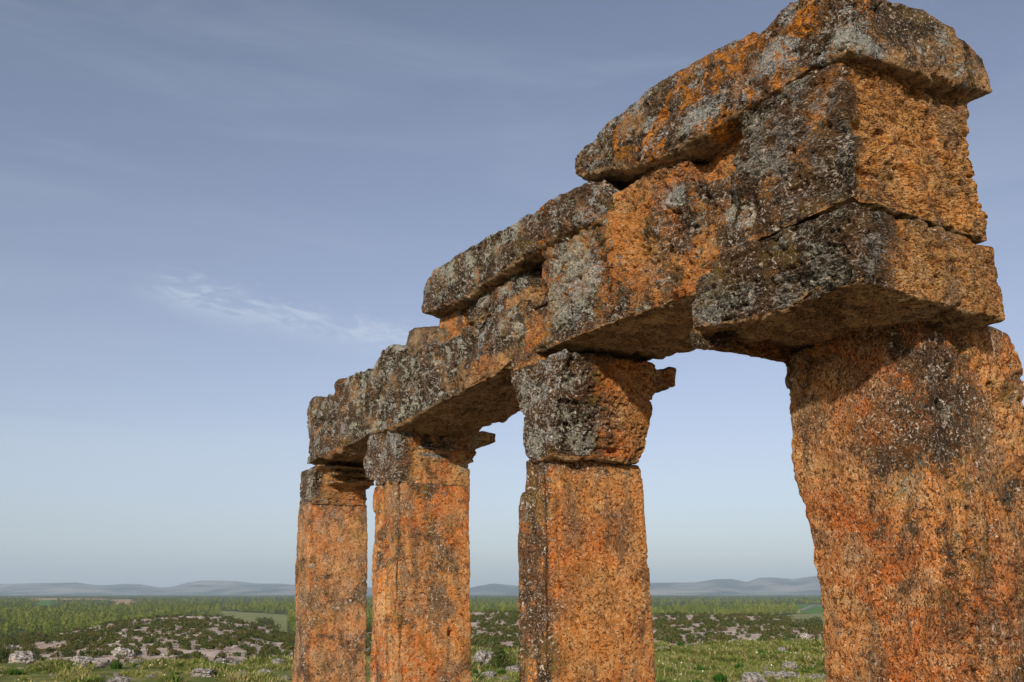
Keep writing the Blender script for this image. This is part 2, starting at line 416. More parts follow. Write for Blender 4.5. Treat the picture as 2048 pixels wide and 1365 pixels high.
# ---- three slender piers -----------------------------------------------------
def shaft_extra(y0, amp=0.022):
    def f(P, N, Q):
        near = 1 - smooth01(P[:, 1], y0 + 0.02, y0 + 0.13)
        g1 = fbm(Q * np.array([1, 1, 0.07]), 26, 2, 4)
        return -near * amp * smooth01(g1, -0.3, 0.7) - 0.0 * near
    return f
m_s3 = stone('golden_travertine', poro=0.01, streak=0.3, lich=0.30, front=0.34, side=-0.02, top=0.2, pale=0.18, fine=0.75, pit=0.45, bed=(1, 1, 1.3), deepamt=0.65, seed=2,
             extra=[(on_x(1110, 1180, -4.05), (0.3, 0.22, 0.5), 0.05), (on_x(1175, 930, -4.05), (0.3, 0.5, 0.08), 0.2)])
bm = B()
upright(bm, [(1050, 925), (1054, 960), (1034, 1000), (1031, 1080), (1033, 1200), (1035, 1365)], [(1086, 925), (1090, 1100), (1092, 1365)],
        [(1274, 928), (1284, 940), (1292, 1040), (1302, 1140), (1308, 1250), (1313, 1365)], D, 2.385)
carve('pier_shaft', bm, m_s3, 0.0070, 7, 0.3, 2, shaft_extra(D), 'orange stone pier shaft under the blocky capital, nearest of the three slender shafts', 'pier', 'slender pier shafts')
m_s2 = stone('tan_travertine', streak=0.65, worn=0.8, tan=(0.50, 0.28, 0.115), lich=0.36, front=0.10, side=0.0, top=0.2, pale=0.22, fine=0.75, pit=0.4, bed=(1, 1, 1.2), deepamt=0.85, seed=3,
             extra=[(on_x(850, 1080, -6.16), (0.3, 0.25, 0.6), 0.08), (on_x(860, 975, -6.16), (0.3, 0.25, 0.12), 0.22)])
bm = B()
upright(bm, [(748, 965), (744, 1000), (745, 1030), (742, 1200), (738, 1365)], [(790, 962), (788, 1365)], [(941, 966), (942, 1150), (943, 1365)], D, 2.475)
hole = on_x(891, 1266, -6.14)
def s2_extra(P, N, Q):
    inside = (1 - smooth01(np.abs(P[:, 1] - hole[1]), .014, .026)) * (1 - smooth01(np.abs(P[:, 2] - hole[2]), .012, .024)) * (N[:, 0] > .5)
    return shaft_extra(D)(P, N, Q) - 0.06 * inside
carve('pier_shaft', bm, m_s2, 0.0075, 5, 0.25, 3, s2_extra, 'brown and orange pier shaft with a small hole, middle of the three slender shafts', 'pier', 'slender pier shafts')
m_s1 = stone('brown_travertine', streak=0.45, worn=0.8, base=(0.46, 0.18, 0.055), tan=(0.48, 0.27, 0.13), lich=0.40, front=0.12, side=0.02, top=0.2, pale=0.3, fine=0.75, pit=0.4, bed=(1, 1, 1.2), deepamt=0.5, seed=4)
bm = B()
upright(bm, [(598, 1005), (592, 1040), (590, 1200), (583, 1365)], [(618, 1003), (612, 1365)], [(735, 1008), (736, 1150), (733, 1365)], D, 2.495)
carve('pier_shaft', bm, m_s1, 0.0105, 4, 0.25, 4, shaft_extra(D, 0.012), 'brown stone pier shaft farthest away at the left end of the row', 'pier', 'slender pier shafts')

# ---- capitals ----------------------------------------------------------------
m_c3 = stone('capital_travertine', poro=0.015, worn=0.5, lich=0.50, front=0.34, side=-0.05, top=0.35, pale=0.30, wrap=0.30, pit=1.1, bed=(1, 1, 1.4), deepamt=0.9, seed=5,
             extra=[(on_x(1130, 820, -3.95), (0.5, 0.28, 0.5), 0.18), (on_x(1190, 890, -3.95), (0.4, 0.25, 0.08), 0.16), (on_x(1290, 800, -3.95), (0.4, 0.2, 0.4), -0.25)])
bm = B()
upright(bm, [(1022, 742), (1020, 760), (1026, 800), (1042, 835), (1041, 880), (1050, 910), (1060, 920)],
        [(1128, 702), (1120, 760), (1105, 850), (1100, 905), (1092, 920)],
        [(1318, 735), (1314, 775), (1304, 795), (1302, 830), (1302, 880), (1298, 905), (1290, 918)], D - 0.01, 2.955, 2.372, x1=-3.93)
pb = on_x(1352, 745, -3.86)
box(bm, -4.15, -3.86, 3.1, pb[1], pb[2] - 0.090, pb[2] + 0.022)
carve('pier_capital', bm, m_c3, 0.0068, 16, 1.1, 5, None, 'blocky capital with a broken lug at its top right, on the nearest slender pier', 'capital', 'pier capitals')

def mould(zs, amp):
    def f(P, N, Q):
        s = 1 - smooth01(np.abs(N[:, 2]), 0.5, 0.85)
        near = smooth01(P[:, 1], D + 0.10, D + 0.2)
        d = 0
        for z, w_ in zs: d = d - amp * np.exp(-((P[:, 2] - z) / w_) ** 2)
        return d * s * near
    return f
m_c2 = stone('moulded_travertine', base=(0.48, 0.20, 0.05), tan=(0.48, 0.28, 0.11), wrap=0.12, lich=0.44, front=0.36, side=-0.04, top=0.3, pale=0.35, pit=0.8, bed=(1, 1, 2.5), deepamt=0.7, seed=6, fine=0.7,
             extra=[(on_x(870, 880, -6.15), (0.3, 0.2, 0.2), 0.2)])
X2 = -6.15
def zx(px, py, X): return on_x(px, py, X)[2]
bm = B()
upright(bm, [(744, 866), (731, 890), (727, 930), (733, 958), (748, 964)], [(792, 852), (790, 962)],
        [(990, 868), (984, 886), (972, 890), (962, 893), (955, 900), (948, 915), (940, 925), (941, 962)], D, 2.905, 2.468, x1=X2)
lp = on_x(992, 868, X2)
box(bm, -6.50, X2 + 0.012, 3.0, lp[1], lp[2] - 0.075, lp[2] + 0.004)
box(bm, -6.45, X2 + 0.006, 2.80, 3.295, 2.722, 2.752); box(bm, -6.45, X2 + 0.004, 2.82, 3.27, 2.662, 2.690)
carve('pier_capital', bm, m_c2, 0.0062, 4, 0.6, 6, mould([(zx(900, 893, X2), .010), (zx(900, 905, X2), .008), (zx(900, 915, X2), .008), (zx(900, 927, X2), .010)], 0.010),
      'moulded capital with a flat spreading top, on the middle slender pier', 'capital', 'pier capitals')
X1 = -7.99
bm = B()
upright(bm, [(614, 928), (601, 938), (598, 970), (598, 1001)], [(640, 925), (630, 940), (620, 1001)],
        [(760, 935), (758, 955), (748, 966), (742, 976), (735, 984), (735, 1003)], D, 2.825, 2.478, x1=X1)
box(bm, -8.3, X1 + 0.003, 2.75, 3.20, zx(690, 952, X1), zx(690, 944, X1)); box(bm, -8.3, X1 + 0.002, 2.75, 3.17, zx(690, 968, X1), zx(690, 960, X1))
carve('pier_capital', bm, m_c2, 0.0065, 4, 0.5, 7, mould([(zx(690, 950, X1), .010), (zx(690, 962, X1), .008), (zx(690, 975, X1), .009)], 0.010),
      'thin moulded capital on the farthest slender pier at the left end', 'capital', 'pier capitals')

# ---- beams -------------------------------------------------------------------
m_l = stone('lichen_beam', base=(0.36, 0.20, 0.09), lich=0.60, front=0.10, side=0.0, top=0.15, under=0.55, pale=0.50, pit=1.1, bed=(1, 1, 1.3), pit_scale=22, deepamt=0.5, seed=8, fine=1.5, orange=0.0,
            extra=[(on_y(960, 745, D), (0.55, 0.3, 0.10), -0.35), (on_y(1060, 650, D), (0.08, 0.3, 0.3), -0.4), (on_y(1035, 590, D), (0.16, 0.3, 0.07), -0.6)])
bm = B()
lying(bm, [(613, 880), (622, 808), (640, 790), (671, 788), (675, 766), (700, 748), (738, 738), (745, 744), (749, 717), (772, 698), (802, 697), (807, 714), (868, 690), (900, 674), (925, 652), (1000, 622), (1045, 600)],
      [(613, 930), (741, 872), (787, 856), (816, 840), (880, 807), (977, 757), (1019, 727), (1045, 715)], D - 0.02, 3.27)
zf = on_y(1000, 570, D)[2]
xa, xb = on_y(932, 620, D)[0], on_y(1046, 600, D)[0]
box(bm, xa, xb, D + 0.06, 3.2, 3.0, 3.58)
for (pa, pb_, zt) in (((930, 0), (1012, 0), 3.60),):
    x0 = on_y(930, 620, D)[0]; x1 = on_y(1000, 600, D)[0]
    lying(bm, [(928, 612), (936, 595), (960, 575), (985, 567), (1003, 575), (1015, 600)], [(925, 650), (1020, 615)], D + 0.01, 3.0)
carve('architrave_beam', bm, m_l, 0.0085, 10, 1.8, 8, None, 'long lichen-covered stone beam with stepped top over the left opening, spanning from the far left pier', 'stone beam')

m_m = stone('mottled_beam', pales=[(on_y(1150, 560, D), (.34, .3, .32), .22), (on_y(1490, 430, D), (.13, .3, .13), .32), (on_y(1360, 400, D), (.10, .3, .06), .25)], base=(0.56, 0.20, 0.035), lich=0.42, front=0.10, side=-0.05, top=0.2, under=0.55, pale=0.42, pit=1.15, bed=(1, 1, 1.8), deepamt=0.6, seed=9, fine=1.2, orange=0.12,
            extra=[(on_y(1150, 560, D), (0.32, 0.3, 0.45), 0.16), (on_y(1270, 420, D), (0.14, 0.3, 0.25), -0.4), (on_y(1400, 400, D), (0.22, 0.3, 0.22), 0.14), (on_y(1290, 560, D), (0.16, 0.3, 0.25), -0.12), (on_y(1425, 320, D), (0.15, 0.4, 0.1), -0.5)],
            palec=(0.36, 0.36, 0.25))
bm = B()
lying(bm, [(1046, 602), (1074, 600), (1080, 560), (1086, 500), (1110, 470), (1150, 454), (1215, 450), (1224, 448)], [(1046, 715), (1083, 706), (1144, 679), (1224, 648)], D - 0.01, 3.3)
lying(bm, [(1220, 440), (1226, 400), (1240, 385), (1300, 342), (1335, 314), (1375, 314), (1388, 345), (1405, 372), (1470, 350), (1500, 345)], [(1218, 652), (1232, 645), (1290, 627), (1387, 588), (1500, 540)], D - 0.035, 3.3)
box(bm, on_y(1360, 330, D)[0], -2.12, D + 0.05, 3.25, 3.0, 3.62)
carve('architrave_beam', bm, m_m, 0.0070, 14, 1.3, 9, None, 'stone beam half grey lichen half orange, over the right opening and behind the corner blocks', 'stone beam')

bm = B()
upright(bm, [(1021, 702), (1022, 738)], [(1060, 690), (1062, 715)], [(1120, 700), (1120, 745)], D - 0.01, on_y(1040, 697, D)[2], on_y(1040, 738, D)[2], x1=on_y(1060, 700, D)[0])
carve('wedge_stone', bm, m_s3, 0.007, 6, 0.7, 10, None, 'small orange wedge stone tucked between the two beams above the blocky capital', 'stone')

# ---- blocks over the corner --------------------------------------------------
YF = 2.53
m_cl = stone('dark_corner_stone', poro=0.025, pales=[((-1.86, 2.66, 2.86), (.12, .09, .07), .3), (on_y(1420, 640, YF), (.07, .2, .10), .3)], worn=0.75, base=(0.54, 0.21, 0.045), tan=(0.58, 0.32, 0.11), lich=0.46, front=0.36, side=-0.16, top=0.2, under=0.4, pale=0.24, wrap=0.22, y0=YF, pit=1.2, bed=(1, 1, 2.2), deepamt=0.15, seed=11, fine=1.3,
             extra=[(on_y(1790, 520, YF), (0.14, 0.3, 0.12), 0.12)])
bm = B()
lying(bm, [(1388, 600), (1390, 575), (1400, 555), (1440, 505), (1560, 450), (1640, 420), (1700, 400), (1740, 400), (1775, 402)],
      [(1384, 660), (1384, 697), (1560, 630), (1640, 595), (1722, 566), (1760, 578), (1782, 590)], YF, on_x(2008, 600, -1.87)[1], xr=-1.87)
carve('corner_block', bm, m_cl, 0.0062, 26, 1.2, 11, None, 'dark lower corner block jutting out over the broad corner pier', 'stone block', bed=(.85, .85, 1.8))
m_cu = stone('orange_corner_stone', poro=0.03, pales=[(on_y(1535, 285, YF), (.13, .2, .16), .3), (on_y(1640, 200, YF), (.05, .2, .06), .3), (on_y(1560, 340, YF), (.05, .2, .04), .3)], worn=0.75, base=(0.58, 0.215, 0.038), tan=(0.64, 0.35, 0.12), lich=0.42, front=0.34, side=-0.20, top=0.1, under=0.4, pale=0.22, wrap=0.08, y0=YF, pit=0.95, bed=(0.85, 0.85, 2.3), deepamt=0.12, seed=12, fine=1.15)
bm = B()
YU = YF + 0.01; XU = -1.86
rings = []
Lp = [on_y(*p, YU) for p in [(1478, 228), (1484, 250), (1474, 330), (1462, 400), (1440, 502)]]
Rp = [on_x(*p, XU) for p in [(1930, 190), (1940, 205), (1943, 260), (1942, 290), (1962, 340), (1973, 380), (1975, 460), (1985, 487)]]
T = [on_y(*p, YU) for p in [(1478, 228), (1530, 203), (1600, 165), (1640, 140), (1690, 97), (1716, 97)]]
zt0, zb0 = 3.70, 3.03
xs = np.linspace(min(p[0] for p in Lp), XU, 60)
for t in np.linspace(0, 1, 50):
    ring = []
    # section at relative height t; the top edge follows its own outline
    def zz(x): return zb0 + t * (ip(x, [(p[0], p[2]) for p in T]) - zb0)
    zl = zb0 + t * (Lp[0][2] - zb0)
    xl = ip(zl, [(p[2], p[0]) for p in Lp])
    zr = zb0 + t * (3.70 - zb0)
    yr = ip(zr, [(p[2], p[1]) for p in Rp])
    xx = np.linspace(xl, XU, 24)
    ring += [(x, YU, zz(x)) for x in xx] + [(x, yr, zz(x) + 0.10 * t * float(smooth01(x, -2.4, -1.9))) for x in xx[::-1]]
    rings.append(ring)
loft(bm, rings)
carve('corner_block', bm, m_cu, 0.0062, 28, 1.2, 12, None, 'tall upper corner block with a dark front and bright orange pitted end face', 'stone block', bed=(.85, .85, 1.9))

# ---- slabs -------------------------------------------------------------------
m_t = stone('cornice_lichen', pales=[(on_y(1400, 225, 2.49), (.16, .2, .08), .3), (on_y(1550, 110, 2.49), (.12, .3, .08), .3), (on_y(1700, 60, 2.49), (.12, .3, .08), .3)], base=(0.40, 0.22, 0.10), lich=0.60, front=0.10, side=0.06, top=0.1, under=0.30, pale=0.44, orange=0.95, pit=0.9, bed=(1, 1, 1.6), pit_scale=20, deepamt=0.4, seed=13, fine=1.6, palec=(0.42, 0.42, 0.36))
bm = B()
YT = 2.49; XT = -1.78
lying(bm, [(1138, 306), (1160, 280), (1200, 252), (1290, 176), (1395, 112), (1470, 70), (1520, 48), (1545, 15), (1562, -8), (1620, -42), (1700, -60), (1760, -80)],
      [(1138, 330), (1144, 355), (1240, 345), (1327, 315), (1400, 270), (1475, 226), (1627, 142), (1690, 104), (1760, 98)], YT, on_x(1993, 130, XT)[1], xr=XT, lift=(0.13, 0.03))
def slab_extra(P, N, Q):
    u = smooth01(N[:, 2], -0.2, 0.6)
    q = smooth01(P[:, 1], 3.0, 3.45) * smooth01(P[:, 0], -2.5, -1.9) * smooth01(N[:, 2], -.1, .7)
    return -0.02 * u * smooth01(vnoise(Q, 7, 77), 0, .6) - 0.15 * q
carve('cornice_slab', bm, m_t, 0.0068, 130, 1.1, 13, slab_extra, 'long top slab blotched with orange lichen, highest stone of the ruin', 'stone slab', hollow=0.0)
m_t2 = stone('cornice_lichen_grey', base=(0.38, 0.20, 0.09), lich=0.60, front=0.12, side=0.10, top=0.1, under=0.28, pale=0.50, orange=0.2, pit=0.9, bed=(1, 1, 1.4), pit_scale=20, deepamt=0.4, seed=14, fine=1.6)
bm = B()
lying(bm, [(838, 590), (846, 556), (856, 543), (880, 526), (1000, 456), (1100, 401), (1175, 363), (1205, 366), (1224, 392)],
      [(836, 610), (840, 632), (925, 600), (961, 573), (1078, 494), (1124, 466), (1180, 450), (1226, 440)], 2.545, 3.30)
carve('cornice_slab', bm, m_t2, 0.0085, 45, 1.1, 14, None, 'grey lichened slab resting on the left beam, lower of the two top slabs', 'stone slab', hollow=0.0)

# ---- small stones ------------------------------------------------------------
bm = B()
lying(bm, [(810, 690), (816, 662), (828, 652), (868, 650), (876, 660)], [(806, 722), (878, 696)], D + 0.02, 3.1)
carve('round_stone', bm, stone('grey_stone', base=(0.30, 0.19, 0.10), tan=(0.34, 0.24, 0.14), lich=0.48, front=0.1, pale=0.3, pit=0.5, deepamt=0.2, seed=15), 0.009, 14, 0.5, 15, None,
      'small rounded greyish stone sitting on the left beam beside the slab end', 'stone')
bm = B()
upright(bm, [(878, 622), (875, 650), (868, 685)], [(924, 600), (926, 655)], [(990, 600), (990, 660)], D + 0.05, on_y(900, 612, D)[2], on_y(900, 680, D)[2], x1=on_y(925, 630, D)[0])
carve('support_stone', bm, m_s3, 0.009, 8, 0.6, 16, None, 'small orange stone propping up the left end of the grey slab', 'stone')

# ================================================================== the land
def interp_px(px, pts): return np.interp(px, [p[0] for p in pts], [p[1] for p in pts])
def theta_px(px): return np.arctan((np.asarray(px) - 1024.0) / FH)          # bearing right of the heading
EDGE = [(-400, 132), (0, 133), (300, 131), (560, 126), (950, 108), (1100, 103), (1310, 96), (1640, 92), (2400, 92)]
CRD = [(-400, 250), (0, 230), (330, 330), (440, 320), (600, 230), (950, 300), (1300, 330), (1540, 310), (1640, 250), (2400, 250)]
CRP = [(-400, 98), (0, 90), (160, 70), (260, 50), (350, 41), (440, 44), (500, 56), (560, 72), (640, 75), (800, 55), (950, 36), (1300, 38), (1530, 42), (1580, 52), (1640, 62), (1800, 66), (2400, 70)]
def height(x, y):
    x = np.asarray(x, float); y = np.asarray(y, float)
    d = np.hypot(x, y) + 1e-6
    f = x * HEAD[0] + y * HEAD[1]; r = x * RIGHT[0] + y * RIGHT[1]
    th = np.arctan2(r, f); inv = np.abs(th) < 1.2
    px = 1024 + FH * np.tan(np.clip(th, -1.1, 1.1))
    pj = FH / np.cos(np.clip(th, -1.1, 1.1))
    depth = d * np.cos(np.clip(th, -1.1, 1.1))
    de = 1.65 * FH / interp_px(px, EDGE)
    cd_, cp = interp_px(px, CRD), interp_px(px, CRP)
    P = np.stack([x, y, 0 * x], 1)
    n_near = 0.05 * fbm(P, 0.35, 3, 3)
    z_pl = n_near * smooth01(d, 3, 9)
    zc = EYE - cp * cd_ / FH                       # crest height
    z90 = EYE - 150 * 90 / FH
    z_val = np.interp(0, [0], [0]) + z_pl - 0.16 * np.clip(depth - de, 0, None) - 0.3 * smooth01(depth, de, de + 6)
    z_slope = z90 + (zc - z90) * np.clip((depth - 90) / (cd_ - 90), 0, 1.0)
    z_near = np.where(depth < 90, np.maximum(z_val, -9.5), z_slope)
    t = smooth01(depth, 60, 105)
    z_a = np.maximum(z_val, -8.0) * (1 - t) + z_slope * t
    z_far = np.interp(depth, [0, 300, 450, 700, 1100, 1800, 2600, 4500, 8000, 20000], [-12.5, -12.5, -12.8, -12.5, -11.5, -9.0, -7, -4, 0, 0])
    t2 = smooth01(depth, cd_, cd_ + 70)
    z = z_a * (1 - t2) + z_far * t2
    z = z + 0.5 * fbm(P, 0.03, 3, 9) * smooth01(d, 50, 120) * (1 - smooth01(d, 900, 1500)) + 1.2 * vnoise(P, 0.006, 4) * smooth01(d, 400, 800)
    behind = smooth01(np.abs(th), 1.0, 1.25)
    zb = z_pl - 8 * smooth01(d, 40, 200)
    return z * (1 - behind) + zb * behind

def ground_pt(px, py):
    """the point of the plateau seen at that pixel"""
    P = on_z(px, py, 0.0)
    for _ in range(4): P = on_z(px, py, float(height([P[0]], [P[1]])[0]))
    return P
def polar(px, depth):
    """ground position at a bearing (given as px at the horizon) and forward distance"""
    k = (np.asarray(px) - 1024.0) / FH
    return HEAD[0] * depth + RIGHT[0] * depth * k, HEAD[1] * depth + RIGHT[1] * depth * k

# regions of the land cover, in bearing / distance
def in_field(px, dep):
    f1 = (px > 425 + 25 * np.sin(dep * .02)) & (px < 578) & (dep > 335) & (dep < 800 - (px - 430) * .6)
    f2 = (px > 1543) & (px < 2100) & (dep > 330) & (dep < 640 + (px - 1543) * 1.0)
    f3 = (px > 1588) & (px < 2100) & (dep > 720) & (dep < 1250)
    f4 = (px > 78 + 8 * np.sin(dep * .013)) & (px < 108 + 7 * np.sin(dep * .02)) & (dep > 1100) & (dep < 1900)
    f5 = (px > 228 + 9 * np.sin(dep * .009)) & (px < 270 + 8 * np.sin(dep * .017)) & (dep > 1300) & (dep < 2100)
    f6 = (px > 60) & (px < 220) & (dep > 1900) & (dep < 2300)
    return f1, f2, f3, f4, f5, f6

NA = 620; th_in = np.linspace(-0.72, 0.72, NA)
th_out = np.linspace(0.72, 2 * math.pi - 0.72, 90)[1:-1]
TH = np.concatenate([th_in, th_out]); NT_ = len(TH)
RR = np.concatenate([[0.0001, 1.5, 3, 4.5], np.geomspace(6, 60, 110), np.geomspace(61, 1000, 230)[0:], np.geomspace(1040, 15000, 60)])
TT, RG = np.meshgrid(TH, RR)
X = (HEAD[0] * np.cos(TT) + RIGHT[0] * np.sin(TT)) * RG; Y = (HEAD[1] * np.cos(TT) + RIGHT[1] * np.sin(TT)) * RG
Z = height(X.ravel(), Y.ravel())
V = np.stack([X.ravel(), Y.ravel(), Z], 1)
i, j = np.meshgrid(np.arange(len(RR) - 1), np.arange(NT_), indexing='ij')
a = i * NT_ + j; b = i * NT_ + (j + 1) % NT_; c = (i + 1) * NT_ + (j + 1) % NT_; d_ = (i + 1) * NT_ + j
F = np.stack([a, b, c, d_], -1).reshape(-1, 4)

mg = bpy.data.materials.new('ground_cover'); mg.use_nodes = True
g = NT(mg.node_tree)
P = g.n('ShaderNodeNewGeometry').outputs['Position']
def attr(name): return g.n('ShaderNodeAttribute', attribute_name=name).outputs['Fac']
gn1 = g.noise(P, 0.5, 6, 0.65); gn2 = g.noise(P, 2.3, 7, 0.7); gn3 = g.noise(P, 0.07, 5, 0.6); gn4 = g.noise(P, 12, 4, 0.7)
grass = g.mix(g.step(gn1, 0.40, 0.60), (0.11, 0.13, 0.03), (0.30, 0.25, 0.09))
grass = g.mix(g.step(gn2, 0.42, 0.62), grass, (0.10, 0.14, 0.03))
grass = g.mix(g.step(gn4, 0.5, 0.7, 0, 0.6), grass, (0.28, 0.24, 0.12))
soil = g.mix(g.step(g.noise(P, 0.22, 6, 0.7), 0.40, 0.60), (0.40, 0.27, 0.20), (0.58, 0.46, 0.38))
soil = g.mix(g.step(g.noise(P, 0.9, 5, 0.7), 0.55, 0.68, 0, 0.8), soil, (0.10, 0.10, 0.035))
soil = g.mix(g.step(g.noise(P, 0.5, 5, 0.7, 0.5), 0.60, 0.68, 0, 0.8), soil, (0.50, 0.46, 0.41))
wood = g.mix(g.step(gn3, 0.4, 0.6), (0.045, 0.06, 0.018), (0.09, 0.095, 0.035))
fpale = g.mix(g.step(gn3, 0.4, 0.62), (0.20, 0.215, 0.075), (0.27, 0.26, 0.12))
fgreen = (0.11, 0.20, 0.05); ftan = (0.42, 0.28, 0.17)
dcam = g.n('ShaderNodeVectorMath', operation='LENGTH'); g.set(dcam.inputs[0], P)
bounce_soil = g.step(g.math('ADD', dcam.outputs['Value'], g.math('MULTIPLY', g.math('SUBTRACT', gn1, 0.5), 10)), 13, 10)  # unseen near ground, made pale to bounce light up under the beams
grass = g.mix(g.math('MULTIPLY', bounce_soil, g.step(gn2, 0.62, 0.5)), grass, (0.50, 0.40, 0.29))
cgr = g.mix(attr('soil'), grass, soil); cgr = g.mix(attr('wood'), cgr, wood); cgr = g.mix(attr('pale'), cgr, fpale)
cgr = g.mix(attr('green'), cgr, fgreen); cgr = g.mix(attr('tan'), cgr, ftan)
bs = g.n('ShaderNodeBsdfPrincipled'); g.set(bs.inputs['Base Color'], cgr); bs.inputs['Roughness'].default_value = 1; bs.inputs['Specular IOR Level'].default_value = 0.05
bp = g.n('ShaderNodeBump'); bp.inputs['Strength'].default_value = 0.6; bp.inputs['Distance'].default_value = 0.08
g.set(bp.inputs['Height'], gn2); g.set(bs.inputs['Normal'], bp.outputs[0])
go = g.n('ShaderNodeOutputMaterial'); g.set(go.inputs[0], bs.outputs[0])
me = mesh_np('ground', V, F, mg)
fwd = V[:, 0] * HEAD[0] + V[:, 1] * HEAD[1]; rt = V[:, 0] * RIGHT[0] + V[:, 1] * RIGHT[1]
pxv = np.where(fwd > 1, 1024 + FH * rt / np.maximum(fwd, 1), -9999); dep = np.maximum(fwd, 0.01)
edge = 1.65 * FH / interp_px(pxv, EDGE); crd = interp_px(pxv, CRD)
soil_m = smooth01(dep, edge - 0.3, edge + 3) * (1 - smooth01(dep, crd + 5, crd + 40))
wood_m = smooth01(dep, crd + 5, crd + 40)
fs = in_field(pxv, dep)
masks = dict(soil=soil_m, wood=wood_m, pale=(fs[0] | fs[1]).astype(float), green=(fs[2] | fs[3]).astype(float), tan=(fs[4] | fs[5]).astype(float))
for k, arr in masks.items():
    at_ = me.attributes.new(k, 'FLOAT', 'POINT'); at_.data.foreach_set('value', arr.astype(np.float32))
tag(link('ground', me), kind='structure')

# ---- leaf material -----------------------------------------------------------
def leaf_mat(name, c1, c2, c3, scale=0.8):
    mt = bpy.data.materials.new(name); mt.use_nodes = True
    g = NT(mt.node_tree)
    P = g.n('ShaderNodeNewGeometry').outputs['Position']
    oi = g.n('ShaderNodeObjectInfo').outputs['Random']
    tn = g.n('ShaderNodeAttribute', attribute_name='tone').outputs['Fac']
    c = g.mix(g.step(g.noise(P, scale, 3, 0.6), 0.4, 0.6), c1, c2)
    c = g.mix(g.step(g.math('FRACT', g.math('ADD', oi, tn)), 0.45, 1.0, 0, 1), c, c3)
    b1 = g.n('ShaderNodeBsdfDiffuse'); g.set(b1.inputs[0], c)
    b2 = g.n('ShaderNodeBsdfTranslucent'); g.set(b2.inputs[0], c)
    mx = g.n('ShaderNodeMixShader'); mx.inputs[0].default_value = 0.25
    g.set(mx.inputs[1], b1.outputs[0]); g.set(mx.inputs[2], b2.outputs[0])
    o = g.n('ShaderNodeOutputMaterial'); g.set(o.inputs[0], mx.outputs[0])
    return mt
m_shrub = leaf_mat('shrub_leaves', (0.06, 0.078, 0.022), (0.105, 0.115, 0.03), (0.12, 0.10, 0.032))
m_pine = leaf_mat('pine_needles', (0.14, 0.18, 0.03), (0.26, 0.27, 0.06), (0.10, 0.13, 0.03), 0.010)
m_bark = bpy.data.materials.new('bark'); m_bark.use_nodes = True; m_bark.node_tree.nodes['Principled BSDF'].inputs['Base Color'].default_value = (0.10, 0.065, 0.04, 1)
m_grass = leaf_mat('grass_blades', (0.12, 0.17, 0.03), (0.24, 0.255, 0.065), (0.42, 0.33, 0.15), 0.5)
m_tuft = leaf_mat('tussock_blades', (0.045, 0.11, 0.018), (0.07, 0.15, 0.028), (0.09, 0.15, 0.03), 1.5)


def tris(C, size, r, flat=0.0):
    """random leaf triangles at centres C"""
    n = len(C)
    a = r.normal(size=(n, 3)); a /= np.linalg.norm(a, axis=1)[:, None]
    b = r.normal(size=(n, 3)); b -= a * (a * b).sum(1)[:, None]; b /= np.linalg.norm(b, axis=1)[:, None]
    s = (size * r.uniform(0.6, 1.4, n))[:, None]
    V = np.stack([C - a * s - b * s * .5, C + a * s - b * s * .5, C + b * s], 1).reshape(-1, 3)
    return V, np.arange(3 * n).reshape(-1, 3)

def bush_template(n, r, lobes=6, size=0.10):
    """unit bush: radius about 1, height about 1; clumps with gaps"""
    cs = np.stack([r.uniform(-.55, .55, lobes), r.uniform(-.55, .55, lobes), r.uniform(.15, .62, lobes)], 1)
    rad = r.uniform(.26, .5, lobes)
    k = r.integers(0, lobes, n)
    d = r.normal(size=(n, 3)); d /= np.linalg.norm(d, axis=1)[:, None]
    C = cs[k] + d * (rad[k] * r.uniform(.75, 1.05, n) ** .7)[:, None]
    C = C[C[:, 2] > 0.02]
    return tris(C, size, r)

def pine_template(n, r, size=0.09):
    """unit pine: height 1, crown from 0.12 up, ragged tiers"""
    h = 0.08 + 0.92 * r.uniform(0, 1, n) ** 0.75 * 1.0
    lean = r.uniform(-.03, .03, 2)
    ang = r.uniform(0, 2 * math.pi, n)
    tier = 0.75 + 0.35 * np.sin(h * 34 + 2 * np.sin(ang))
    rad = 0.33 * (1 - h) ** .7 * tier * r.uniform(.35, 1.0, n) ** .5 + 0.012
    C = np.stack([np.cos(ang) * rad + lean[0] * h, np.sin(ang) * rad + lean[1] * h, h], 1)
    V, F = tris(C, size, r)
    t = 0.014; tv = np.array([[-t, -t, 0], [t, -t, 0], [0, t, 0], [lean[0] * .8, lean[1] * .8, .85]])
    V = np.concatenate([V, tv]); o = len(V) - 4
    F = np.concatenate([F, np.array([[0, 1, 3], [1, 2, 3], [2, 0, 3]]) + o])
    return V, F

